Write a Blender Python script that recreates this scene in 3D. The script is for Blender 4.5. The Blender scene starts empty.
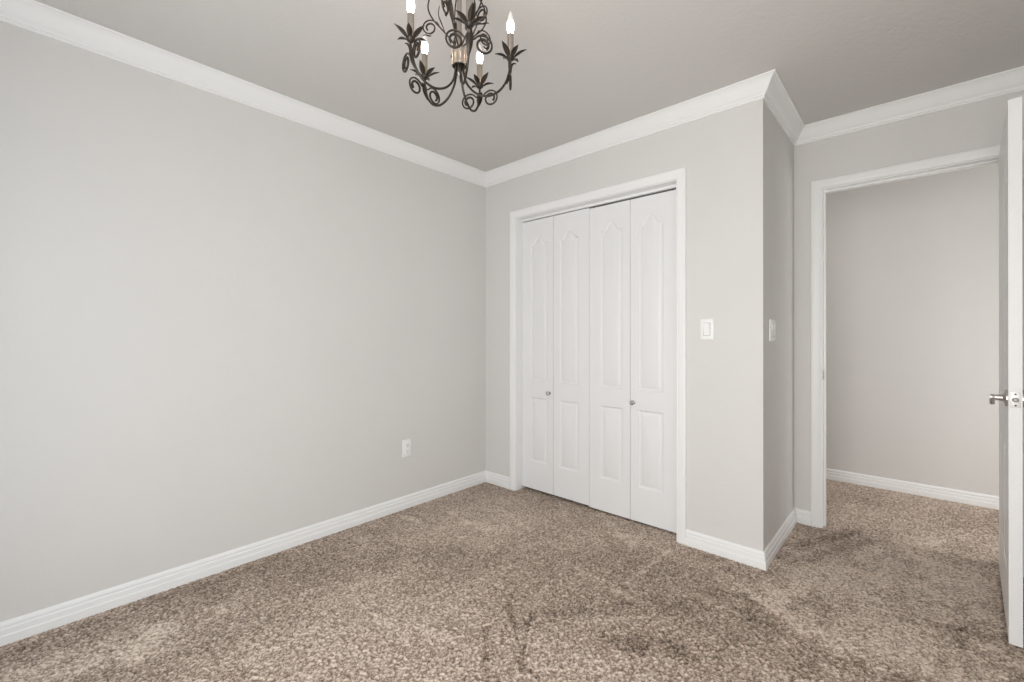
import bpy, bmesh, math, random
import numpy as np
from mathutils import Vector, Matrix

C = bpy.context.scene.collection
R = math.radians
PI = math.pi

# ------------------------------------------------------------------ camera, world, lights, exposure
cam_d = bpy.data.cameras.new('camera')
cam = bpy.data.objects.new('camera', cam_d)
C.objects.link(cam)
cam.location = (2.5504, -2.4871, 1.1618)
cam.rotation_euler = (R(90.08), 0, R(42.324))
cam_d.sensor_width = 36.0
cam_d.lens = 36.0 * 443.43 / 1024.0
cam_d.shift_y = -5.94 / 1024.0
cam_d.clip_start = 0.05
bpy.context.scene.camera = cam

world = bpy.data.worlds.new('daylight')
bpy.context.scene.world = world
world.use_nodes = True
bg = world.node_tree.nodes['Background']
bg.inputs['Color'].default_value = (0.86, 0.92, 1.0, 1)
bg.inputs['Strength'].default_value = 0.12


def area(name, loc, rot, sx, sy, power, col, spread=180):
    d = bpy.data.lights.new(name, 'AREA')
    d.shape = 'RECTANGLE'
    d.size, d.size_y = sx, sy
    d.energy = power
    d.color = col
    d.spread = R(spread)
    o = bpy.data.objects.new(name, d)
    C.objects.link(o)
    o.location = loc
    o.rotation_euler = rot
    return o


# daylight entering through the window wall behind the camera and the window in the right wall
area('window_daylight', (2.33, -3.10, 1.07), (R(90), 0, 0), 1.15, 1.85, 50.2, (1.0, 0.975, 0.947))
area('window_daylight', (1.05, -3.10, 1.07), (R(90), 0, 0), 1.2, 1.85, 11.5, (0.862, 0.938, 1.0))
area('window_daylight', (3.15, -2.15, 1.07), (R(90), 0, R(90)), 0.8, 1.85, 11.0, (0.746, 0.915, 1.0))
# fill light added at the right end of the hallway, and the ceiling lamp at its left end
area('hallway_fill', (4.15, 1.40, 0.95), (R(90), 0, R(90)), 0.9, 1.7, 20.5, (0.984, 1.0, 0.994))
area('hallway_lamp', (1.3, 1.38, 2.40), (0, 0, 0), 0.3, 0.3, 3.9, (1.0, 0.911, 0.895))

vs = bpy.context.scene.view_settings
vs.view_transform = 'Standard'
vs.look = 'None'
vs.exposure = -0.06
vs.gamma = 1.0
vs.use_curve_mapping = False

# ------------------------------------------------------------------ materials


def lin(r, g, b):
    f = lambda c: (c / 255 / 12.92) if c / 255 <= 0.04045 else ((c / 255 + 0.055) / 1.055) ** 2.4
    return (f(r), f(g), f(b), 1)


def mat(name, col, rough=0.5, metal=0.0, bump=None, spec=0.5, vary=0.0):
    m = bpy.data.materials.new(name)
    m.use_nodes = True
    nt = m.node_tree
    p = nt.nodes['Principled BSDF']
    p.inputs['Base Color'].default_value = col
    p.inputs['Roughness'].default_value = rough
    p.inputs['Metallic'].default_value = metal
    p.inputs['Specular IOR Level'].default_value = spec
    geo = nt.nodes.new('ShaderNodeNewGeometry')
    if vary:
        n = nt.nodes.new('ShaderNodeTexNoise')
        n.inputs['Scale'].default_value = 2.2
        n.inputs['Detail'].default_value = 3
        nt.links.new(geo.outputs['Position'], n.inputs['Vector'])
        r = nt.nodes.new('ShaderNodeMapRange')
        r.inputs['From Min'].default_value = 0.3
        r.inputs['From Max'].default_value = 0.7
        r.inputs['To Min'].default_value = 1 - vary
        r.inputs['To Max'].default_value = 1 + vary
        nt.links.new(n.outputs['Fac'], r.inputs['Value'])
        mx = nt.nodes.new('ShaderNodeVectorMath')
        mx.operation = 'SCALE'
        mx.inputs[0].default_value = col[:3]
        nt.links.new(r.outputs['Result'], mx.inputs['Scale'])
        nt.links.new(mx.outputs['Vector'], p.inputs['Base Color'])
    if bump:
        sc, st, dist = bump
        n = nt.nodes.new('ShaderNodeTexNoise')
        n.inputs['Scale'].default_value = sc
        n.inputs['Detail'].default_value = 3
        nt.links.new(geo.outputs['Position'], n.inputs['Vector'])
        b = nt.nodes.new('ShaderNodeBump')
        b.inputs['Strength'].default_value = st
        b.inputs['Distance'].default_value = dist
        nt.links.new(n.outputs['Fac'], b.inputs['Height'])
        nt.links.new(b.outputs['Normal'], p.inputs['Normal'])
    return m


M = {}
M['wall'] = mat('wall_paint', (0.705, 0.69, 0.672, 1), 0.55, bump=(70, 0.25, 0.004), spec=0.3, vary=0.01)
M['ceiling'] = mat('ceiling_paint', (0.66, 0.64, 0.62, 1), 0.9, bump=(55, 0.3, 0.005), spec=0.1)
M['trim'] = mat('white_trim_paint', (0.87, 0.87, 0.865, 1), 0.35, bump=(25, 0.03, 0.002), spec=0.4)
M['door'] = mat('white_door_paint', (0.82, 0.82, 0.82, 1), 0.38, bump=(160, 0.04, 0.001), spec=0.4)
M['plate'] = mat('white_plastic', (0.88, 0.88, 0.87, 1), 0.3, bump=(300, 0.01, 0.001))
M['slot'] = mat('dark_slot', (0.05, 0.045, 0.04, 1), 0.6, bump=(300, 0.02, 0.001))
M['bronze'] = mat('oiled_bronze', (0.045, 0.036, 0.029, 1), 0.38, 0.6, bump=(220, 0.15, 0.001), vary=0.1)
M['pewter'] = mat('brushed_pewter', (0.40, 0.36, 0.315, 1), 0.36, 0.85, bump=(260, 0.08, 0.001))
M['chrome'] = mat('satin_nickel', (0.62, 0.60, 0.58, 1), 0.26, 1.0, bump=(300, 0.02, 0.001))
M['nickel'] = mat('brushed_nickel', (0.72, 0.71, 0.70, 1), 0.5, 0.6, bump=(300, 0.02, 0.001))
M['bolt'] = mat('grey_steel', (0.30, 0.295, 0.29, 1), 0.45, 0.5, bump=(300, 0.02, 0.001))
M['track'] = mat('dark_track', (0.06, 0.055, 0.05, 1), 0.6, 0.3, bump=(200, 0.05, 0.001))


def bulb_material():
    m = bpy.data.materials.new('lit_bulb')
    m.use_nodes = True
    nt = m.node_tree
    p = nt.nodes['Principled BSDF']
    p.inputs['Base Color'].default_value = (0.42, 0.41, 0.40, 1)
    p.inputs['Roughness'].default_value = 0.2
    p.inputs['Emission Color'].default_value = (1.0, 0.93, 0.82, 1)
    p.inputs['Emission Strength'].default_value = 9.0
    # the glow is strongest in the belly of the bulb and falls off towards the tip
    tc = nt.nodes.new('ShaderNodeTexCoord')
    sp = nt.nodes.new('ShaderNodeSeparateXYZ')
    mr = nt.nodes.new('ShaderNodeMapRange')
    mr.inputs['From Min'].default_value = 0.0
    mr.inputs['From Max'].default_value = 0.55
    mr.inputs['To Min'].default_value = 42.0
    mr.inputs['To Max'].default_value = 0.5
    nt.links.new(tc.outputs['Generated'], sp.inputs[0])
    nt.links.new(sp.outputs['Z'], mr.inputs['Value'])
    nt.links.new(mr.outputs['Result'], p.inputs['Emission Strength'])
    cr = nt.nodes.new('ShaderNodeValToRGB')
    cr.color_ramp.elements[0].position = 0.3
    cr.color_ramp.elements[0].color = (1.0, 0.76, 0.60, 1)
    cr.color_ramp.elements[1].position = 0.55
    cr.color_ramp.elements[1].color = (1.0, 0.96, 0.90, 1)
    nt.links.new(sp.outputs['Z'], cr.inputs['Fac'])
    nt.links.new(cr.outputs['Color'], p.inputs['Emission Color'])
    return m


M['bulb'] = bulb_material()


def carpet_material():
    m = bpy.data.materials.new('beige_carpet')
    m.use_nodes = True
    nt = m.node_tree
    p = nt.nodes['Principled BSDF']
    p.inputs['Roughness'].default_value = 1.0
    p.inputs['Specular IOR Level'].default_value = 0.05
    p.inputs['Sheen Weight'].default_value = 0.15
    a = nt.nodes.new('ShaderNodeAttribute')
    a.attribute_name = 'tuft'
    g = nt.nodes.new('ShaderNodeNewGeometry')
    n = nt.nodes.new('ShaderNodeTexNoise')
    n.inputs['Scale'].default_value = 260
    n.inputs['Detail'].default_value = 2
    nt.links.new(g.outputs['Position'], n.inputs['Vector'])
    ad = nt.nodes.new('ShaderNodeMath')
    ad.operation = 'MULTIPLY_ADD'
    ad.inputs[1].default_value = 0.8
    nt.links.new(n.outputs['Fac'], ad.inputs[0])
    sb = nt.nodes.new('ShaderNodeMath')
    sb.operation = 'SUBTRACT'
    sb.inputs[1].default_value = 0.4
    nt.links.new(a.outputs['Fac'], ad.inputs[2])
    nt.links.new(ad.outputs[0], sb.inputs[0])
    r = nt.nodes.new('ShaderNodeValToRGB')
    e = r.color_ramp.elements
    e[0].position = 0.0
    e[0].color = (0.080, 0.056, 0.040, 1)
    e[1].position = 1.0
    e[1].color = (0.80, 0.675, 0.575, 1)
    k = r.color_ramp.elements.new(0.5)
    k.color = (0.375, 0.288, 0.226, 1)
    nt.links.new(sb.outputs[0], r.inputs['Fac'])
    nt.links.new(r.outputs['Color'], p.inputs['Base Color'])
    return m


M['carpet'] = carpet_material()

# ------------------------------------------------------------------ mesh helpers


def tag(o, label=None, cat=None, group=None, kind=None):
    if label:
        o['label'] = label
    if cat:
        o['category'] = cat
    if group:
        o['group'] = group
    if kind:
        o['kind'] = kind
    return o


def empty(name, loc=(0, 0, 0), rz=0.0):
    o = bpy.data.objects.new(name, None)
    o.empty_display_size = 0.05
    C.objects.link(o)
    o.location = loc
    o.rotation_euler = (0, 0, rz)
    return o


def obj(name, bm, m, parent=None, angle=32, recalc=True):
    if recalc:
        bmesh.ops.recalc_face_normals(bm, faces=bm.faces[:])
    me = bpy.data.meshes.new(name)
    bm.to_mesh(me)
    bm.free()
    for p in me.polygons:
        p.use_smooth = True
    me.set_sharp_from_angle(angle=R(angle))
    ms = m if isinstance(m, (list, tuple)) else [m]
    for x in ms:
        me.materials.append(x)
    o = bpy.data.objects.new(name, me)
    C.objects.link(o)
    if parent:
        o.parent = parent
    return o


def box(bm, x0, x1, y0, y1, z0, z1, bev=0.0):
    v = [bm.verts.new((x, y, z)) for x in (x0, x1) for y in (y0, y1) for z in (z0, z1)]
    fs = [(0, 1, 3, 2), (4, 6, 7, 5), (0, 4, 5, 1), (2, 3, 7, 6), (0, 2, 6, 4), (1, 5, 7, 3)]
    faces = [bm.faces.new([v[i] for i in f]) for f in fs]
    if bev:
        es = list({e for f in faces for e in f.edges})
        bmesh.ops.bevel(bm, geom=es, offset=bev, segments=2, profile=0.5, affect='EDGES')


def rings(bm, loops, closed_loop=True, caps=True):
    """bridge a list of equal-length point loops into a surface"""
    L = [[bm.verts.new(p) for p in l] for l in loops]
    n = len(L[0])
    for a, b in zip(L[:-1], L[1:]):
        for i in range(n if closed_loop else n - 1):
            j = (i + 1) % n
            bm.faces.new((a[i], a[j], b[j], b[i]))
    if caps and closed_loop:
        bm.faces.new(L[0][::-1])
        bm.faces.new(L[-1])
    return L


def lathe(bm, prof, n=24, origin=(0, 0, 0), axis='Z', caps=True):
    loops = []
    for r, h in prof:
        l = []
        for i in range(n):
            a = 2 * PI * i / n
            c, s = r * math.cos(a), r * math.sin(a)
            if axis == 'Z':
                p = (c, s, h)
            elif axis == 'Y':
                p = (c, h, s)
            else:
                p = (h, c, s)
            l.append(tuple(p[k] + origin[k] for k in range(3)))
        loops.append(l)
    rings(bm, loops, True, caps)


def tube(bm, pts, rad, n=8, flat=1.0, up=None):
    """sweep an elliptical section along pts; flat scales the section along the side direction"""
    P = [Vector(p) for p in pts]
    if not isinstance(rad, (list, tuple)):
        rad = [rad] * len(P)
    loops = []
    N = None
    for i, p in enumerate(P):
        t = (P[min(i + 1, len(P) - 1)] - P[max(i - 1, 0)]).normalized()
        if N is None:
            ref = Vector(up) if up else (Vector((0, 0, 1)) if abs(t.z) < 0.9 else Vector((1, 0, 0)))
            N = (ref - t * ref.dot(t)).normalized()
        else:
            N = (N - t * N.dot(t)).normalized()
        B = t.cross(N)
        loops.append([tuple(p + N * (rad[i] * flat * math.cos(2 * PI * k / n)) + B * (rad[i] * math.sin(2 * PI * k / n))) for k in range(n)])
    rings(bm, loops)


def catmull(pts, k=8):
    P = [Vector(p) for p in pts]
    P = [P[0] * 2 - P[1]] + P + [P[-1] * 2 - P[-2]]
    out = []
    for i in range(1, len(P) - 2):
        a, b, c, d = P[i - 1:i + 3]
        for j in range(k):
            t = j / k
            out.append(0.5 * ((2 * b) + (c - a) * t + (2 * a - 5 * b + 4 * c - d) * t * t + (3 * b - a - 3 * c + d) * t ** 3))
    out.append(P[-2].copy())
    return out


def blade(bm, pts, width, side, thick=0.0012, sharp=1.0):
    """a leaf: lens-shaped outline along the polyline pts, folded slightly along its midrib"""
    P = [Vector(p) for p in pts]
    S = Vector(side).normalized()
    loops = []
    n = len(P)
    for i, p in enumerate(P):
        t = i / (n - 1)
        w = width * 0.5 * max(0.06, math.sin(PI * min(1, t ** 0.85 * 0.97 + 0.03)) ** sharp)
        d = (P[min(i + 1, n - 1)] - P[max(i - 1, 0)]).normalized()
        N = d.cross(S).normalized()
        f = w * 0.28
        loops.append([tuple(q) for q in (p - S * w + N * f, p - S * w * 0.5 + N * f * 0.4 - N * thick * .5, p - N * thick, p + S * w * 0.5 + N * f * 0.4 - N * thick * .5,
                                         p + S * w + N * f, p + S * w * 0.5 + N * f * 0.4 + N * thick, p + N * thick, p - S * w * 0.5 + N * f * 0.4 + N * thick)])
    rings(bm, loops)


# ------------------------------------------------------------------ the setting
H = 2.44            # ceiling height
XR = 3.05           # right wall
YF = -3.0           # wall behind the camera (with the window)
W1 = 1.9853         # projecting corner of the closet
YB = 0.7649         # wall with the bedroom doorway
YH0, YH1 = 0.885, 1.9134   # hallway
HX0, HX1 = 0.7, 4.2


def struct(name, bm, m, label, cat, angle=32):
    return tag(obj(name, bm, m, angle=angle), label, cat, kind='structure')


# --- carpet: a real pile surface, every tuft displaced
def build_floor():
    st = 0.0043
    xs = np.arange(HX0 - 0.8, HX1 + st, st)
    xs = np.arange(-0.05, HX1 + st, st)
    ys = np.arange(YF - 0.05, YH1 + 0.05, st)
    nx, ny = len(xs), len(ys)
    rng = np.random.default_rng(7)
    X, Y = np.meshgrid(xs, ys)

    def vnoise(scale, seed, ax=1.0, rot=0.0):
        r = np.random.default_rng(seed)
        c, s = math.cos(rot), math.sin(rot)
        u = ((X * c + Y * s) / (scale * ax)) + 50
        v = ((-X * s + Y * c) / scale) + 50
        G = r.random((160 + int(8 / scale), 160 + int(8 / scale)))
        iu, iv = np.floor(u).astype(int), np.floor(v).astype(int)
        fu, fv = u - iu, v - iv
        fu, fv = fu * fu * (3 - 2 * fu), fv * fv * (3 - 2 * fv)
        k = G.shape[0]
        g = lambda a, b: G[a % k, b % k]
        return (g(iu, iv) * (1 - fu) + g(iu + 1, iv) * fu) * (1 - fv) + (g(iu, iv + 1) * (1 - fu) + g(iu + 1, iv + 1) * fu) * fv

    white = rng.random((ny, nx))
    sm = (white + np.roll(white, 1, 0) + np.roll(white, 1, 1) + np.roll(np.roll(white, 1, 0), 1, 1)) / 4
    h = (0.62 * white + 0.38 * sm)
    h = (h - h.mean()) / h.std()
    # pile pushed one way or the other by feet and the vacuum cleaner
    big = (vnoise(0.42, 1, 1.6, 0.6) - 0.5) * 0.9 + (vnoise(0.17, 2, 1.8, 1.1) - 0.5) * 0.8 + (vnoise(0.07, 3, 1.5, 0.3) - 0.5) * 0.45
    nap_light = np.tanh(big * 1.7) * 0.75

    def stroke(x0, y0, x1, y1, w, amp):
        nonlocal nap_light
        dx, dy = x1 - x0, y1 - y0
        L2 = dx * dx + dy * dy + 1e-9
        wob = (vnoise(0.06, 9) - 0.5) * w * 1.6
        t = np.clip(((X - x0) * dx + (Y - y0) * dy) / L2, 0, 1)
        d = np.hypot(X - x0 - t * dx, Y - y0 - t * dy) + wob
        nap_light = nap_light + amp * np.clip(1.7 - 1.5 * d / w, 0, 1)

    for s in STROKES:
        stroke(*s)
    nap_light = np.clip(nap_light, -1.6, 1.6)
    tuft = 0.53 + 0.25 * h + 0.16 * nap_light + 0.06 * (rng.random((ny, nx)) - 0.5)
    Z = 0.0022 * h + 0.0012 * nap_light - 0.003
    jx = (rng.random((ny, nx)) - 0.5) * st * 0.7
    jy = (rng.random((ny, nx)) - 0.5) * st * 0.7
    co = np.stack([X + jx, Y + jy, Z], -1).reshape(-1, 3).astype(np.float32)
    idx = np.arange(nx * ny).reshape(ny, nx)
    cx, cy = (X[:-1, :-1] + st / 2), (Y[:-1, :-1] + st / 2)
    keep = ((cx < XR + 0.03) & (cy < YB + 0.01)) | ((cy > YB) & (cy < YH1 + 0.04) & (cx > HX0))
    keep &= ~((cx < W1 - 0.12) & (cy > 0.72) & (cy < YH0 - .02))
    f = np.stack([idx[:-1, :-1], idx[:-1, 1:], idx[1:, 1:], idx[1:, :-1]], -1)[keep]
    used, inv = np.unique(f, return_inverse=True)
    co = co[used]
    f = inv.reshape(f.shape).astype(np.int32)
    nf = len(f)
    me = bpy.data.meshes.new('floor')
    me.vertices.add(len(co))
    me.vertices.foreach_set('co', co.ravel())
    me.loops.add(nf * 4)
    me.loops.foreach_set('vertex_index', f.ravel())
    me.polygons.add(nf)
    me.polygons.foreach_set('loop_start', np.arange(0, nf * 4, 4, dtype=np.int32))
    me.update(calc_edges=True)
    me.polygons.foreach_set('use_smooth', np.ones(nf, dtype=bool))
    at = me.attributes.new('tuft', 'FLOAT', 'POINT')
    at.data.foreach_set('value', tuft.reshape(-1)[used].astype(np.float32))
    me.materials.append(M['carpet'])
    o = bpy.data.objects.new('floor', me)
    C.objects.link(o)
    tag(o, 'wall to wall beige brown cut pile carpet with vacuum and foot marks and painted-in light', 'floor', kind='structure')


# marks pressed into the pile, and tone painted over it: (x0, y0, x1, y1, width, amount)
STROKES = [  # broad ones by the doorway paint in light that is missing there
    (0.282, -2.587, 0.465, -1.846, 0.096, 0.55),  # broad lighter tone beside the left wall
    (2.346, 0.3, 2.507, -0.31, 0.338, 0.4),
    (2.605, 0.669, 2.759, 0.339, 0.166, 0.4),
    (0.671, -1.909, 0.652, -1.11, 0.088, 0.3),
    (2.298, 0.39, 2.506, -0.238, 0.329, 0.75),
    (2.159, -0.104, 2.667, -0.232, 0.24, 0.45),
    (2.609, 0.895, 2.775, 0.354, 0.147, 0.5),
    (1.391, -0.133, 2.024, -0.227, 0.081, 0.4),
    (0.274, -2.476, 0.288, -2.053, 0.026, 0.7),
    (0.787, -1.945, 0.781, -1.648, 0.023, 0.6),
    (1.624, -0.002, 2.024, -0.227, 0.025, -0.5),
    (1.188, -0.622, 1.654, -0.667, 0.024, 0.6),
    (2.271, -0.105, 2.261, -0.727, 0.03, -0.6),
    (1.998, -0.701, 2.261, -0.727, 0.043, 0.6),
    (0.416, -2.384, 0.336, -2.095, 0.033, 1.1),
    (0.403, -2.226, 0.302, -1.795, 0.057, 0.6),
    (0.087, -2.549, 0.089, -1.73, 0.025, -0.8),
    (0.266, -2.544, 0.443, -2.258, 0.069, 0.5),
    (-0.121, -0.876, 0.425, -0.799, 0.025, 0.9),
    (0.281, -0.602, 0.646, -0.636, 0.025, 0.9),
    (0.495, -0.619, 0.712, -0.575, 0.055, 0.6),
    (0.516, -0.342, 0.845, -0.455, 0.019, 1.0),
    (0.637, -1.511, 1.138, -1.499, 0.016, 0.9),
    (1.108, -1.417, 1.307, -1.382, 0.023, 0.8),
    (0.112, -1.212, 0.222, -1.197, 0.052, 0.5),
    (0.288, -0.808, 0.355, -0.806, 0.037, -1.2),
    (1.543, -0.576, 1.564, -0.104, 0.018, 1.3),
    (1.011, 0.04, 1.414, -0.24, 0.03, 0.8),
    (0.817, -0.114, 1.254, -0.339, 0.036, 0.4),
    (1.363, -1.065, 1.505, -1.291, 0.012, -1.5),
    (1.238, -1.066, 1.538, -1.313, 0.012, -1.3),
    (1.287, -1.254, 1.478, -1.44, 0.011, -1.2),
    (1.505, -1.291, 1.613, -1.317, 0.01, -1.2),
    (1.659, -1.009, 1.916, -0.883, 0.045, -0.9),
    (1.772, -0.906, 1.868, -0.856, 0.053, -0.8),
    (1.755, -0.69, 1.849, -0.49, 0.034, -0.7),
    (1.444, -0.973, 1.719, -0.608, 0.034, -0.5),
    (1.821, -0.411, 2.076, -0.283, 0.045, -0.8),
    (2.02, -0.294, 2.165, -0.316, 0.03, 1.1),
    (1.991, -0.085, 2.358, 0.748, 0.031, -0.9),
    (2.075, 0.409, 2.259, 0.834, 0.034, -0.9),
    (2.4, 0.786, 2.721, 0.803, 0.027, -0.6),
    (2.298, 0.39, 2.382, 0.334, 0.04, -0.8),
    (2.476, 0.356, 2.499, 0.102, 0.028, -0.8),
    (2.644, 0.205, 2.69, 0.199, 0.026, -1.2),
    (2.667, 0.027, 2.698, -0.329, 0.018, -1.0),
    (2.633, -0.122, 2.611, -0.408, 0.014, -0.9),
    (2.518, -0.066, 2.708, 0.024, 0.02, -0.7),
    (2.0, -0.448, 2.195, -0.521, 0.056, -0.7),
    (2.17, -0.383, 2.403, -0.473, 0.046, 0.5),
    (2.403, -0.473, 2.536, -0.477, 0.055, -0.8),
    (2.076, -0.283, 2.236, 0.2, 0.056, 0.7),
    (2.19, 0.595, 2.304, 0.874, 0.023, -0.9),
    (2.485, 0.783, 2.878, 1.397, 0.057, 0.5),
    (1.264, -1.369, 1.436, -0.962, 0.032, -0.5),
    (1.536, -0.96, 1.717, -0.795, 0.033, 0.5),
    (0.812, -1.78, 1.248, -1.625, 0.05, 0.3),
    (2.853, 0.7, 2.811, 0.04, 0.013, -0.9),  # darker strip along the foot of the open door
]
build_floor()

bm = bmesh.new()
box(bm, -0.15, HX1 + .1, YF - 0.15, YH1 + 0.15, H, H + 0.1)
struct('ceiling', bm, M['ceiling'], 'flat warm grey painted ceiling above the bedroom', 'ceiling')

bm = bmesh.new()
box(bm, -0.12, 0, YF - 0.12, 0.12, -0.02, H)
struct('wall_left', bm, M['wall'], 'long light grey painted wall at the left with one outlet', 'wall')

CL0, CL1, CLZ = 0.329, 1.546, 2.045       # closet opening
bm = bmesh.new()
box(bm, 0, CL0 - .015, 0, 0.11, -0.02, H)
box(bm, CL1 + .015, W1, 0, 0.11, -0.02, H)
box(bm, CL0 - .015, CL1 + .015, 0, 0.11, CLZ + .015, H)
struct('wall_back', bm, M['wall'], 'light grey wall around the white closet doors', 'wall')

bm = bmesh.new()
box(bm, W1 - 0.11, W1, 0.11, YB, -0.02, H)
struct('wall_return', bm, M['wall'], 'narrow shaded side wall of the closet with a double switch', 'wall')

bm = bmesh.new()
box(bm, -0.12, W1 - .11, YB - 0.02, YH0, -0.02, H)
box(bm, -0.12, 0, 0.12, YB - 0.02, -0.02, H)
struct('wall_closet', bm, M['wall'], 'closet interior back wall behind the folding doors', 'wall')

DX0, DX1, DZ = 2.131, 2.899, 2.050        # bedroom doorway
bm = bmesh.new()
box(bm, W1 - .11, DX0 - .015, YB, YH0, -0.02, H)
box(bm, DX1 + .015, HX1, YB, YH0, -0.02, H)
box(bm, DX0 - .015, DX1 + .015, YB, YH0, DZ + .015, H)
struct('wall_doorway', bm, M['wall'], 'light grey wall around the open bedroom doorway', 'wall')

RY0, RY1 = -2.60, -1.70
bm = bmesh.new()
box(bm, XR, XR + 0.12, YF - 0.12, RY0, -0.02, H)
box(bm, XR, XR + 0.12, RY1, YB, -0.02, H)
box(bm, XR, XR + 0.12, RY0, RY1, -0.02, 0.08)
box(bm, XR, XR + 0.12, RY0, RY1, 2.10, H)
struct('wall_right', bm, M['wall'], 'light grey wall behind the open white door', 'wall')

WX0, WX1, WZ0, WZ1 = 0.40, 2.95, 0.08, 2.05
bm = bmesh.new()
box(bm, 0, WX0, YF - .12, YF, -0.02, H)
box(bm, WX1, XR, YF - .12, YF, -0.02, H)
box(bm, WX0, WX1, YF - .12, YF, -0.02, WZ0)
box(bm, WX0, WX1, YF - .12, YF, WZ1, H)
struct('wall_front', bm, M['wall'], 'light grey wall with the window that lights the room', 'wall')

bm = bmesh.new()
box(bm, HX0 - .1, HX1, YH1, YH1 + .12, -0.02, H)
struct('wall_hallway', bm, M['wall'], 'light grey hallway wall seen through the doorway', 'wall')
bm = bmesh.new()
box(bm, HX0 - .1, HX0, YH0, YH1, -0.02, H)
struct('wall_hallway_left', bm, M['wall'], 'end wall of the hallway to the left', 'wall')
bm = bmesh.new()
box(bm, HX1, HX1 + .1, YB, YH1 + .12, -0.02, H)
struct('wall_hallway_right', bm, M['wall'], 'end wall of the hallway to the right', 'wall')

# --- window behind the camera
def window(name, loc, rz, w, h, label):
    wn = empty(name, loc, rz)
    tag(wn, label, 'window', kind='structure')
    hw = w / 2
    bm = bmesh.new()
    box(bm, -hw, -hw + .03, -.03, .03, 0, h)
    box(bm, hw - .03, hw, -.03, .03, 0, h)
    box(bm, -hw + .03, hw - .03, -.03, .03, 0, .03)
    box(bm, -hw + .03, hw - .03, -.03, .03, h - .03, h)
    box(bm, -.015, .015, -.02, .02, .03, h - .03)
    obj('window_frame', bm, M['trim'], wn)


window('window_1', ((WX0 + WX1) / 2, YF - .06, WZ0), 0, WX1 - WX0, WZ1 - WZ0, 'white framed bedroom window behind the viewer')
window('window_2', (XR + .06, (RY0 + RY1) / 2, .08), R(90), RY1 - RY0, 2.02, 'white framed bedroom window beside the viewer')

# --- mouldings


def moulding(bm, p0, p1, nrm, prof, m0=0, m1=0, closed=True):
    """sweep prof [(offset from wall, z)] from p0 to p1 (plan points); m = +1 inside mitre, -1 outside mitre, 0 square"""
    p0, p1, n = Vector((p0[0], p0[1], 0)), Vector((p1[0], p1[1], 0)), Vector((nrm[0], nrm[1], 0))
    d = (p1 - p0).normalized()
    a = [tuple(p0 + d * (m0 * o) + n * o + Vector((0, 0, z))) for o, z in prof]
    b = [tuple(p1 - d * (m1 * o) + n * o + Vector((0, 0, z))) for o, z in prof]
    rings(bm, [a, b])


def cove(c, p):
    """crown profile: drop c down the wall, projection p along the ceiling"""
    pr = [(0, H), (0, H - c), (0.007, H - c), (0.010, H - c + 0.005), (0.008, H - c + 0.011), (0.013, H - c + 0.014), (0.015, H - c + 0.021)]
    x0, z0, x1, z1 = 0.017, H - c + 0.023, p - 0.012, H - 0.014
    for i in range(9):
        t = i / 8
        s = t + 0.13 * math.sin(2 * PI * t) * -1
        pr.append((x0 + (x1 - x0) * t, z0 + (z1 - z0) * (t * 0.5 + 0.5 * (t * t * (3 - 2 * t)))))
    pr += [(p - 0.010, H - 0.012), (p - 0.008, H - 0.009), (p - 0.002, H - 0.008), (p, H - 0.005), (p, H)]
    return pr


CROWN = cove(0.0912, 0.069)
BB = [(0, -0.02), (0.0155, -0.02), (0.0155, 0.030), (0.0125, 0.034), (0.0118, 0.054), (0.0070, 0.058), (0.0065, 0.0625),
      (0.0092, 0.0655), (0.0088, 0.0735), (0.0062, 0.0785), (0.0035, 0.0815), (0, 0.0825)]

crowns = [
    ((0, YF), (0, 0), (1, 0), 1, 1, 'white crown moulding along the left wall'),
    ((0, 0), (W1, 0), (0, -1), 1, -1, 'white crown moulding above the closet doors'),
    ((W1, 0), (W1, YB), (1, 0), -1, 1, 'short white crown moulding on the shaded closet side wall'),
    ((W1, YB), (XR, YB), (0, -1), 1, 1, 'white crown moulding above the bedroom doorway'),
    ((XR, YB), (XR, YF), (-1, 0), 1, 1, 'white crown moulding along the right wall'),
    ((XR, YF), (0, YF), (0, 1), 1, 1, 'white crown moulding above the window wall'),
]
for i, (a, b, n, m0, m1, lab) in enumerate(crowns):
    bm = bmesh.new()
    moulding(bm, a, b, n, CROWN, m0, m1)
    struct('trim_%d' % (i + 1), bm, M['trim'], lab, 'crown moulding', angle=25)

CW = 0.053           # casing width
bases = [
    ('baseboard_left', (0, YF), (0, 0), (1, 0), 1, 1, 'white baseboard along the long left wall'),
    ('baseboard_back_left', (0, 0), (CL0 - .004 - CW, 0), (0, -1), 1, 0, 'short white baseboard between the room corner and closet casing'),
    ('baseboard_back_right', (CL1 + .004 + CW, 0), (W1, 0), (0, -1), 0, -1, 'white baseboard right of the closet doors below the single switch'),
    ('baseboard_return', (W1, 0), (W1, YB), (1, 0), -1, 1, 'white baseboard on the shaded closet side wall'),
    ('baseboard_doorway_left', (W1, YB), (DX0 - .004 - CW, YB), (0, -1), 1, 0, 'tiny white baseboard left of the bedroom doorway casing'),
    ('baseboard_doorway_right', (DX1 + .004 + CW, YB), (XR, YB), (0, -1), 0, 1, 'white baseboard right of the doorway behind the door'),
    ('baseboard_right', (XR, YB), (XR, YF), (-1, 0), 1, 1, 'white baseboard along the right wall'),
    ('baseboard_front', (XR, YF), (0, YF), (0, 1), 1, 1, 'white baseboard below the window'),
    ('baseboard_hallway', (HX0, YH1), (HX1, YH1), (0, -1), 0, 0, 'white baseboard of the hallway seen through the doorway'),
]
for nme, a, b, n, m0, m1, lab in bases:
    bm = bmesh.new()
    moulding(bm, a, b, n, BB, m0, m1)
    struct(nme, bm, M['trim'], lab, 'baseboard', angle=25)

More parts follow.
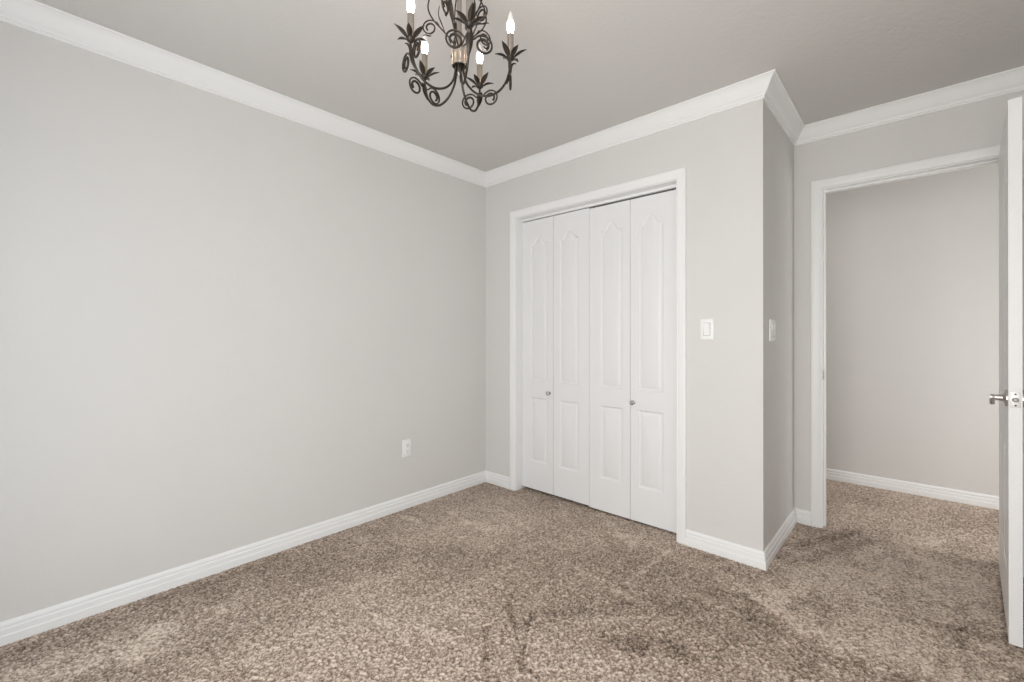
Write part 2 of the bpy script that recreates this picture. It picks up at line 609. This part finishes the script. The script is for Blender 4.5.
CAS = [(0, 0), (0, 0.009), (0.004, 0.0115), (0.008, 0.0105), (0.011, 0.0115), (0.018, 0.0135), (0.036, 0.0145), (CW - 0.006, 0.0150), (CW - .002, 0.0135), (CW, 0.010), (CW, 0)]


def casing(bm, x0, x1, z1, y, s):
    """mitred casing round an opening; s = -1 faces -y, +1 faces +y"""
    L = []
    for px, pz, ox, oz in ((x0, -0.02, -1, 0), (x0, z1, -1, 1), (x1, z1, 1, 1), (x1, -0.02, 1, 0)):
        L.append([(px + ox * w, y + s * t, pz + oz * w) for w, t in CAS])
    rings(bm, L)


def jamb(bm, x0, x1, z1, y0, y1, stop=None):
    t = 0.015
    box(bm, x0 - t, x0, y0, y1, -0.02, z1 + t)
    box(bm, x1, x1 + t, y0, y1, -0.02, z1 + t)
    box(bm, x0, x1, y0, y1, z1, z1 + t)
    if stop:
        a, b = stop
        box(bm, x0, x0 + .011, a, b, -0.02, z1 - .011, 0.002)
        box(bm, x1 - .011, x1, a, b, -0.02, z1 - .011, 0.002)
        box(bm, x0, x1, a, b, z1 - .011, z1, 0.002)


bm = bmesh.new()
casing(bm, CL0 - .004, CL1 + .004, CLZ + .004, 0, -1)
struct('trim_7', bm, M['trim'], 'white moulded casing around the closet doors', 'door casing', angle=25)
bm = bmesh.new()
jamb(bm, CL0, CL1, CLZ, 0, 0.11)
struct('trim_8', bm, M['trim'], 'white inner jamb of the closet opening', 'door jamb', angle=25)
bm = bmesh.new()
casing(bm, DX0 - .004, DX1 + .004, DZ + .004, YB, -1)
casing(bm, DX0 - .004, DX1 + .004, DZ + .004, YH0, 1)
struct('trim_9', bm, M['trim'], 'white moulded casing around the bedroom doorway', 'door casing', angle=25)
bm = bmesh.new()
jamb(bm, DX0, DX1, DZ, YB, YH0, (YB + .038, YB + .072))
j = struct('trim_10', bm, M['trim'], 'white inner jamb of the bedroom doorway with a small latch strike', 'door jamb', angle=25)
bm = bmesh.new()
box(bm, DX0, DX0 + .0022, YB + .006, YB + .034, .924 - .03, .924 + .03, .0006)
sp_ = obj('strike_plate', bm, M['chrome'], j)
tag(sp_, 'nickel strike plate')
bm = bmesh.new()
box(bm, DX0 + .0018, DX0 + .0027, YB + .010, YB + .030, .924 - .020, .924 + .018, .0003)
obj('latch_hole', bm, M['slot'], sp_)

# ------------------------------------------------------------------ panelled doors


def arch_loop(a, b, z0, zs, za, ins, y, n=20):
    """closed outline of a panel (arched when za > zs) inset by ins, at depth y"""
    x0, x1 = a + ins, b - ins
    pts = [(x0, y, z0 + ins), (x1, y, z0 + ins)]
    for i in range(n + 1):
        s = 1 - i / n
        k = min(s, 1 - s)
        u = 0 if k < .10 else (1 - math.cos(PI * min(1, (k - .10) / .36))) / 2
        pts.append((x0 + (x1 - x0) * s, y, zs - ins + (za - zs) * u))
    return pts


def leaf_mesh(w, h, t, cols, zl0, zl1, zu0, zs, za):
    """moulded two-high panel door, both faces; hinge edge at x=0, front face y=0 looking to -y"""
    bm = bmesh.new()
    PR = [(0, 0), (.003, .0006), (.008, .0062), (.013, .0076), (.018, .0070), (.030, .0020), (.034, .0008)]
    for sgn, y0 in ((1, 0.0), (-1, t)):
        F = lambda pts: bm.faces.new([bm.verts.new((x, y0 + sgn * y, z)) for x, y, z in pts])
        q = lambda x0, x1, z0, z1: F([(x0, 0, z0), (x1, 0, z0), (x1, 0, z1), (x0, 0, z1)])
        xs = [0] + [v for c in cols for v in c] + [w]
        zs_ = (0, zl0, zl1, zu0, zs, h)
        for i in range(0, len(xs), 2):
            left = [(xs[i], 0, z) for z in (zs_ if i else (0, h))][::-1]
            right = [(xs[i + 1], 0, z) for z in (zs_ if i + 2 < len(xs) else (0, h))]
            F(left + right)
        for a, b in cols:
            q(a, b, 0, zl0)
            q(a, b, zl1, zu0)
            top = arch_loop(a, b, zu0, zs, za, 0, 0)[2:]
            F([(a, 0, h), ] + [p for p in top[::-1]] + [(b, 0, h)])
            for z0, s1, a1 in ((zl0, zl1, zl1), (zu0, zs, za)):
                loops = [[(x, y0 + sgn * y, z) for x, y, z in arch_loop(a, b, z0, s1, a1, i, d)] for i, d in PR]
                L = rings(bm, loops, True, False)
                bm.faces.new(L[-1])
    for p in (((0, 0, 0), (0, t, 0), (0, t, h), (0, 0, h)), ((w, 0, 0), (w, 0, h), (w, t, h), (w, t, 0)),
              [(x, 0, h) for x in xs] + [(x, t, h) for x in xs[::-1]], [(x, 0, 0) for x in xs] + [(x, t, 0) for x in xs[::-1]]):
        bm.faces.new([bm.verts.new(v) for v in p])
    bmesh.ops.remove_doubles(bm, verts=bm.verts[:], dist=0.00005)
    return bm


def knob_bm():
    bm = bmesh.new()
    lathe(bm, [(.0005, .0), (.0125, .0), (.0125, -.003), (.006, -.005), (.0055, -.012), (.010, -.016), (.0145, -.022), (.0145, -.027), (.010, -.031), (.0005, -.032)], 20, axis='Y')
    return bm


LW = 0.2970
YD = 0.066
Z0, HL = 0.020, 2.001
outer, fold = 0.082, 0.050


def bifold(name, x0, z0, label, knob_leaf, knob_x):
    r = empty(name, (x0, YD, z0))
    tag(r, label, 'folding door', kind='structure')
    for i in range(2):
        a, b = ((outer, LW - fold) if i == 0 else (fold, LW - outer))
        lf = obj('door_leaf', leaf_mesh(LW, HL, .030, [(a, b)], .222 - z0, .705 - z0, .820 - z0, 1.848 - z0, 1.903 - z0), M['door'], r, angle=20)
        lf.location = (i * (LW + .0028), 0, 0)
        if i == knob_leaf:
            k = obj('knob', knob_bm(), M['chrome'], lf)
            k.location = (knob_x, 0, .746 - z0)
            tag(k, 'small round satin nickel knob')
    bm = bmesh.new()
    for px in (.03, 2 * LW - .03):
        lathe(bm, [(.006, HL - .001), (.006, HL + .006), (.0005, HL + .006)], 12, (px, .015, 0))
    obj('pivot_pin', bm, M['track'], r)
    return r


bifold('door_2', .3300, Z0, 'left pair of white folding closet doors with a small knob', 0, LW - .036)
bifold('door_3', .9287, Z0 - .007, 'right pair of white folding closet doors with a small knob', 1, .021)
bm = bmesh.new()
box(bm, CL0, CL1, YD - .004, YD + .032, CLZ - .017, CLZ, .001)
struct('trim_11', bm, M['trim'], 'white overhead track of the closet folding doors', 'door track')

# bedroom door, standing open
dv = Vector((2.8061 - 2.8534, -.0125 - .7495))
door = empty('door_1', (2.8534, .7495, .012), math.atan2(dv.y, dv.x))
tag(door, 'white bedroom door standing open at the right edge, seen by its edge', 'door', kind='structure')
slab = obj('door_slab', leaf_mesh(.762, 2.032, .035, [(.115, .335), (.427, .647)], .22, .70, .86, 1.80, 1.87), M['door'], door, angle=20)


def lever(parent, s, label):
    y0 = 0 if s < 0 else .035
    o = empty_mesh_lever(s)
    o.parent = parent
    o.location = (.762 - .062, y0, .911)
    tag(o, label)
    return o


def empty_mesh_lever(s):
    bm = bmesh.new()
    pr = [(.0005, 0), (.0325, 0), (.0325, .004), (.029, .0075), (.018, .010), (.0135, .013), (.0125, .020), (.0105, .030), (.0105, .034), (.0115, .037), (.0115, .044), (.0005, .046)]
    lathe(bm, [(r, s * h) for r, h in pr], 24, axis='Y')
    pts = catmull([(0, s * .038, 0), (-.025, s * .039, .001), (-.060, s * .039, -.004), (-.090, s * .038, -.018), (-.104, s * .037, -.036)], 5)
    n = len(pts)
    tube(bm, pts, [.0095 - .0022 * i / n for i in range(n)], 10)
    return obj('door_lever', bm, M['chrome'])


lever(slab, -1, 'satin nickel lever handle on round rose')
lever(slab, 1, 'satin nickel lever handle on the far side')
bm = bmesh.new()
box(bm, .762, .7635, .005, .030, .911 - .0285, .911 + .0285, .0006)
lp = obj('latch_plate', bm, M['nickel'], slab)
tag(lp, 'nickel latch plate on the door edge')
bm = bmesh.new()
lathe(bm, [(.0005, .7632), (.0085, .7632), (.0085, .7700), (.0060, .7735), (.0005, .774)], 16, (0, .0175, .911), axis='X')
obj('latch_bolt', bm, M['bolt'], lp)
bm = bmesh.new()
for dz in (-.021, .021):
    lathe(bm, [(.0005, .7633), (.0034, .7633), (.0030, .7642), (.0005, .7645)], 10, (0, .0175, .911 + dz), axis='X')
obj('screw', bm, M['track'], lp)
bm = bmesh.new()
for z in (.18, 1.0, 1.82):
    lathe(bm, [(.0005, z - .045), (.006, z - .045), (.006, z + .045), (.0005, z + .045)], 10, (-.004, .040, 0))
obj('hinge', bm, M['chrome'], slab)

# ------------------------------------------------------------------ switches and outlet (built facing -y, centre at the origin)


def plate_bm(w, h):
    bm = bmesh.new()
    hw, hh = w / 2, h / 2
    L = []
    for i, y in ((0, 0), (0, -.003), (.0025, -.0055), (.006, -.0065)):
        L.append([(-hw + i, y, -hh + i), (hw - i, y, -hh + i), (hw - i, y, hh - i), (-hw + i, y, hh - i)])
    rings(bm, L)
    return bm


def rocker_bm():
    bm = bmesh.new()
    w, h = .0165, .0335
    prof = [(-h, -.0075), (-h * .4, -.0082), (0, -.0088), (h * .4, -.0105), (h, -.0125)]
    a = [(-w, y, z) for z, y in prof] + [(-w, -.004, h), (-w, -.004, -h)]
    b = [(w, y, z) for z, y in prof] + [(w, -.004, h), (w, -.004, -h)]
    rings(bm, [a, b])
    return bm


def screw_bm(x, z):
    bm = bmesh.new()
    lathe(bm, [(.0005, -.006), (.0032, -.006), (.0028, -.0074), (.0005, -.0078)], 12, (x, 0, z), axis='Y')
    return bm


def switch(loc, rz, gangs, label):
    r = empty('light_switch', loc, rz)
    tag(r, label, 'light switch')
    w = .070 + .046 * (gangs - 1)
    obj('wall_plate', plate_bm(w, .1145), M['plate'], r)
    for g in range(gangs):
        x = (g - (gangs - 1) / 2) * .046
        bm = bmesh.new()
        # thin shadow gap frame around the paddle
        for x0, x1, z0, z1 in ((-.0178, -.0168, -.0345, .0345), (.0168, .0178, -.0345, .0345), (-.0178, .0178, .0338, .0348), (-.0178, .0178, -.0348, -.0338)):
            box(bm, x + x0, x + x1, -.0068, -.004, z0, z1)
        obj('paddle_gap', bm, M['track'], r)
        k = obj('rocker', rocker_bm(), M['plate'], r)
        k.location = (x, 0, 0)
        for z in (-.0485, .0485):
            obj('screw', screw_bm(x, z), M['plate'], r)
    return r


switch((1.715, 0, 1.197), 0, 1, 'single white rocker light switch right of the closet doors')
switch((W1, .185, 1.190), R(90), 2, 'double white rocker light switch on the shaded closet side wall')

r = empty('wall_outlet', (0, -.747, .401), R(90))
tag(r, 'white duplex wall outlet low on the long left wall', 'outlet')
obj('wall_plate', plate_bm(.070, .1145), M['plate'], r)
for z in (-.0195, .0195):
    bm = bmesh.new()
    pts = []
    for i in range(28):
        a = 2 * PI * i / 28
        pts.append((max(-.0165, min(.0165, .0185 * math.cos(a))), max(-.0142, min(.0142, .0185 * math.sin(a)))))
    rings(bm, [[(x, -.005, z + q) for x, q in pts], [(x, -.0085, z + q) for x, q in pts], [(x * .95, -.009, z + q * .95) for x, q in pts]])
    rc = obj('receptacle', bm, M['plate'], r)
    bm = bmesh.new()
    box(bm, -.0075, -.0053, -.0094, -.0085, z + .000, z + .0085)
    box(bm, .0053, .0075, -.0094, -.0085, z + .001, z + .0075)
    lathe(bm, [(.0005, -.0085), (.0026, -.0085), (.0026, -.0094), (.0005, -.0094)], 10, (0, 0, z - .0075), axis='Y')
    obj('slot', bm, M['slot'], rc)
obj('screw', screw_bm(0, 0), M['plate'], r)

# ------------------------------------------------------------------ chandelier
AX = 0.97 * 1.599
LT = -0.190 * 0.97
yaw = R(42.324)
fx, fy = -math.sin(yaw), math.cos(yaw)
rx, ry = math.cos(yaw), math.sin(yaw)
CX = 2.5504 + AX * fx + LT * rx
CY = -2.4871 + AX * fy + LT * ry
ZC = 1.1618 + 0.97          # underside of the candle cups
ch = empty('chandelier', (CX, CY, H))
tag(ch, 'dark bronze five light chandelier with candle bulbs, leaves and scrolls under the ceiling', 'chandelier')
zz = lambda z: z - H        # local height
zc = lambda z: z - H - .005  # the candles sit a little lower

# canopy, column, hub
bm = bmesh.new()
lathe(bm, [(.0005, zz(H)), (.060, zz(H)), (.060, zz(H - .006)), (.050, zz(H - .016)), (.026, zz(H - .024)), (.012, zz(H - .032)), (.0005, zz(H - .032))], 32)
obj('canopy', bm, M['bronze'], ch)
bm = bmesh.new()
lathe(bm, [(.0005, zz(H - .03)), (.006, zz(H - .03)), (.006, zz(2.385)), (.011, zz(2.380)), (.011, zz(2.370)), (.0085, zz(2.365)), (.0085, zz(2.175)), (.0125, zz(2.168)), (.0125, zz(2.160)), (.0005, zz(2.160))], 20)
obj('column', bm, M['pewter'], ch)
bm = bmesh.new()
lathe(bm, [(.0005, zz(2.162)), (.024, zz(2.162)), (.0265, zz(2.158)), (.0265, zz(2.152)), (.0255, zz(2.150)), (.0255, zz(2.118)), (.0268, zz(2.115)), (.0268, zz(2.106)), (.024, zz(2.104)), (.023, zz(2.122)), (.0005, zz(2.124))], 32)
obj('hub', bm, M['pewter'], ch)
bm = bmesh.new()
lathe(bm, [(.0005, zz(2.124)), (.007, zz(2.122)), (.007, zz(2.085)), (.009, zz(2.080)), (.005, zz(2.070)), (.0005, zz(2.066))], 16)
obj('finial', bm, M['pewter'], ch)

RA = 0.1790


def spiral(cx, cz, r0, r1, a0, turns, n=44):
    """points of a planar spiral (u, z), starting at radius r0 and angle a0, winding inwards"""
    out = []
    for i in range(n + 1):
        t = i / n
        a = a0 + turns * 2 * PI * t
        q = r0 + (r1 - r0) * t ** 0.9
        out.append((cx + q * math.cos(a), cz + q * math.sin(a)))
    return out


def copy_tree(o, parent):
    c = o.copy()
    C.objects.link(c)
    c.parent = parent
    for k in o.children:
        copy_tree(k, c)
    return c


# --- one arm with everything it carries; built along local +x
bm = bmesh.new()
path = catmull([(.013, 0, zz(2.122)), (.015, 0, zz(2.085)), (.026, 0, zz(2.045)), (.055, 0, zz(2.012)), (.095, 0, zz(1.999)), (.133, 0, zz(2.012)),
                (.160, 0, zz(2.042)), (.174, 0, zz(2.080)), (.1785, 0, zz(2.112)), (.1790, 0, zz(2.128))], 7)
tube(bm, path, .0040, 10)
lathe(bm, [(.0005, zc(2.126)), (.006, zc(2.126)), (.0125, zc(2.131)), (.0155, zc(2.137)), (.0155, zc(2.139)), (.0005, zc(2.139))], 20, (RA, 0, 0))
arm = obj('arm', bm, M['bronze'], ch)
bm = bmesh.new()
lathe(bm, [(.0005, zc(2.138)), (.0108, zc(2.138)), (.0108, zc(2.218)), (.0095, zc(2.2195)), (.0005, zc(2.2195))], 20, (RA, 0, 0))
tag(obj('candle_sleeve', bm, M['pewter'], arm), 'pewter candle sleeve')
bm = bmesh.new()
zb = 2.217
lathe(bm, [(.0005, zc(zb)), (.0070, zc(zb)), (.0078, zc(zb + .005)), (.0100, zc(zb + .012)), (.0124, zc(zb + .021)), (.0131, zc(zb + .030)), (.0120, zc(zb + .041)), (.0103, zc(zb + .053)),
           (.0076, zc(zb + .064)), (.0047, zc(zb + .074)), (.0017, zc(zb + .081)), (.0004, zc(zb + .085))], 20, (RA, 0, 0))
tag(obj('bulb', bm, M['bulb'], arm), 'glowing flame shaped bulb')
# six leaves around the cup, steep and flat ones in turn
for k in range(6):
    az = R(60 * k)
    el = R(42 if k % 2 == 0 else 36)
    ln = .056 if k % 2 == 0 else .050
    c, s = math.cos(az), math.sin(az)
    pts = []
    for i in range(9):
        t = i / 8
        rr = .009 + ln * t * math.cos(el) * (1 - .12 * t) + .010 * t * t
        hz = 2.134 + ln * math.sin(el) * t - .006 * t * t * (1 if k % 2 == 0 else 2)
        pts.append((RA + rr * c, rr * s, zc(hz)))
    bm = bmesh.new()
    blade(bm, pts, .021 if k % 2 == 0 else .019, (-s, c, 0), sharp=.85)
    obj('leaf', bm, M['bronze'], arm)
# pair of scrolls either side of the arm, below the cup
for s in (1, -1):
    sp = spiral(.046, 2.075, .0325, .0135, R(150), -1.55, 52)
    lead = catmull([(.002, 0, 2.092), (.006, 0, 2.102), (.0105, 0, 2.0955 + .002)], 3)
    p2 = [(.000, 2.072), (.004, 2.082), (.0095, 2.0865)] + sp
    pts = [(.1765 + .001 * min(1, i / 6), s * u, zz(z)) for i, (u, z) in enumerate(p2)]
    n = len(pts)
    bm = bmesh.new()
    tube(bm, pts, [.0026 + .0016 * (i / n) for i in range(n)], 8, up=(1, 0, 0), flat=1.25)
    obj('scroll', bm, M['bronze'], arm)
# large leaf lying on the outside of the arm, its tip curling out
bm = bmesh.new()
pts = catmull([(.166, 0, zz(2.040)), (.177, 0, zz(2.062)), (.182, 0, zz(2.083)), (.184, 0, zz(2.100)), (.190, 0, zz(2.110)), (.199, 0, zz(2.111))], 4)
blade(bm, pts, .024, (0, 1, 0), .0016)
obj('arm_leaf', bm, M['bronze'], arm)

ANG = [yaw + R(-1.2 + 72 * k) for k in range(5)]
arm.rotation_euler = (0, 0, ANG[0])
for k in range(1, 5):
    a = copy_tree(arm, ch)
    a.rotation_euler = (0, 0, ANG[k])

# --- upper scrollwork: five lyre-shaped rods between the arms, each with a curl and leaves
bm = bmesh.new()
rod = catmull([(.009, 0, zz(2.385)), (.030, 0, zz(2.398)), (.070, 0, zz(2.385)), (.102, 0, zz(2.350)), (.110, 0, zz(2.310)), (.094, 0, zz(2.272)),
               (.066, 0, zz(2.240)), (.038, 0, zz(2.208)), (.016, 0, zz(2.180)), (.011, 0, zz(2.166))], 7)
tube(bm, rod, .0026, 8)
up = obj('upper_scroll', bm, M['bronze'], ch)
bm = bmesh.new()
sp = [(.070, 2.246), (.078, 2.259)] + spiral(.104, 2.241, .0285, .0105, R(135), -1.5, 50)
pts = [(u, 0, zz(z)) for u, z in sp]
n = len(pts)
tube(bm, pts, [.0021 + .0011 * i / n for i in range(n)], 8, up=(0, 1, 0), flat=1.25)
obj('curl', bm, M['bronze'], up)
bm = bmesh.new()
blade(bm, catmull([(.050, 0, zz(2.222)), (.062, 0, zz(2.252)), (.074, 0, zz(2.285)), (.070, 0, zz(2.318))], 4), .017, (0, 1, 0))
obj('leaf', bm, M['bronze'], up)
bm = bmesh.new()
blade(bm, catmull([(.098, 0, zz(2.2125)), (.106, .004, zz(2.209)), (.118, .008, zz(2.210)), (.127, .010, zz(2.207))], 4), .010, (0, 1, 0))
obj('leaf', bm, M['bronze'], up)
up.rotation_euler = (0, 0, ANG[0] + R(36))
for k in range(1, 5):
    a = copy_tree(up, ch)
    a.rotation_euler = (0, 0, ANG[k] + R(36))
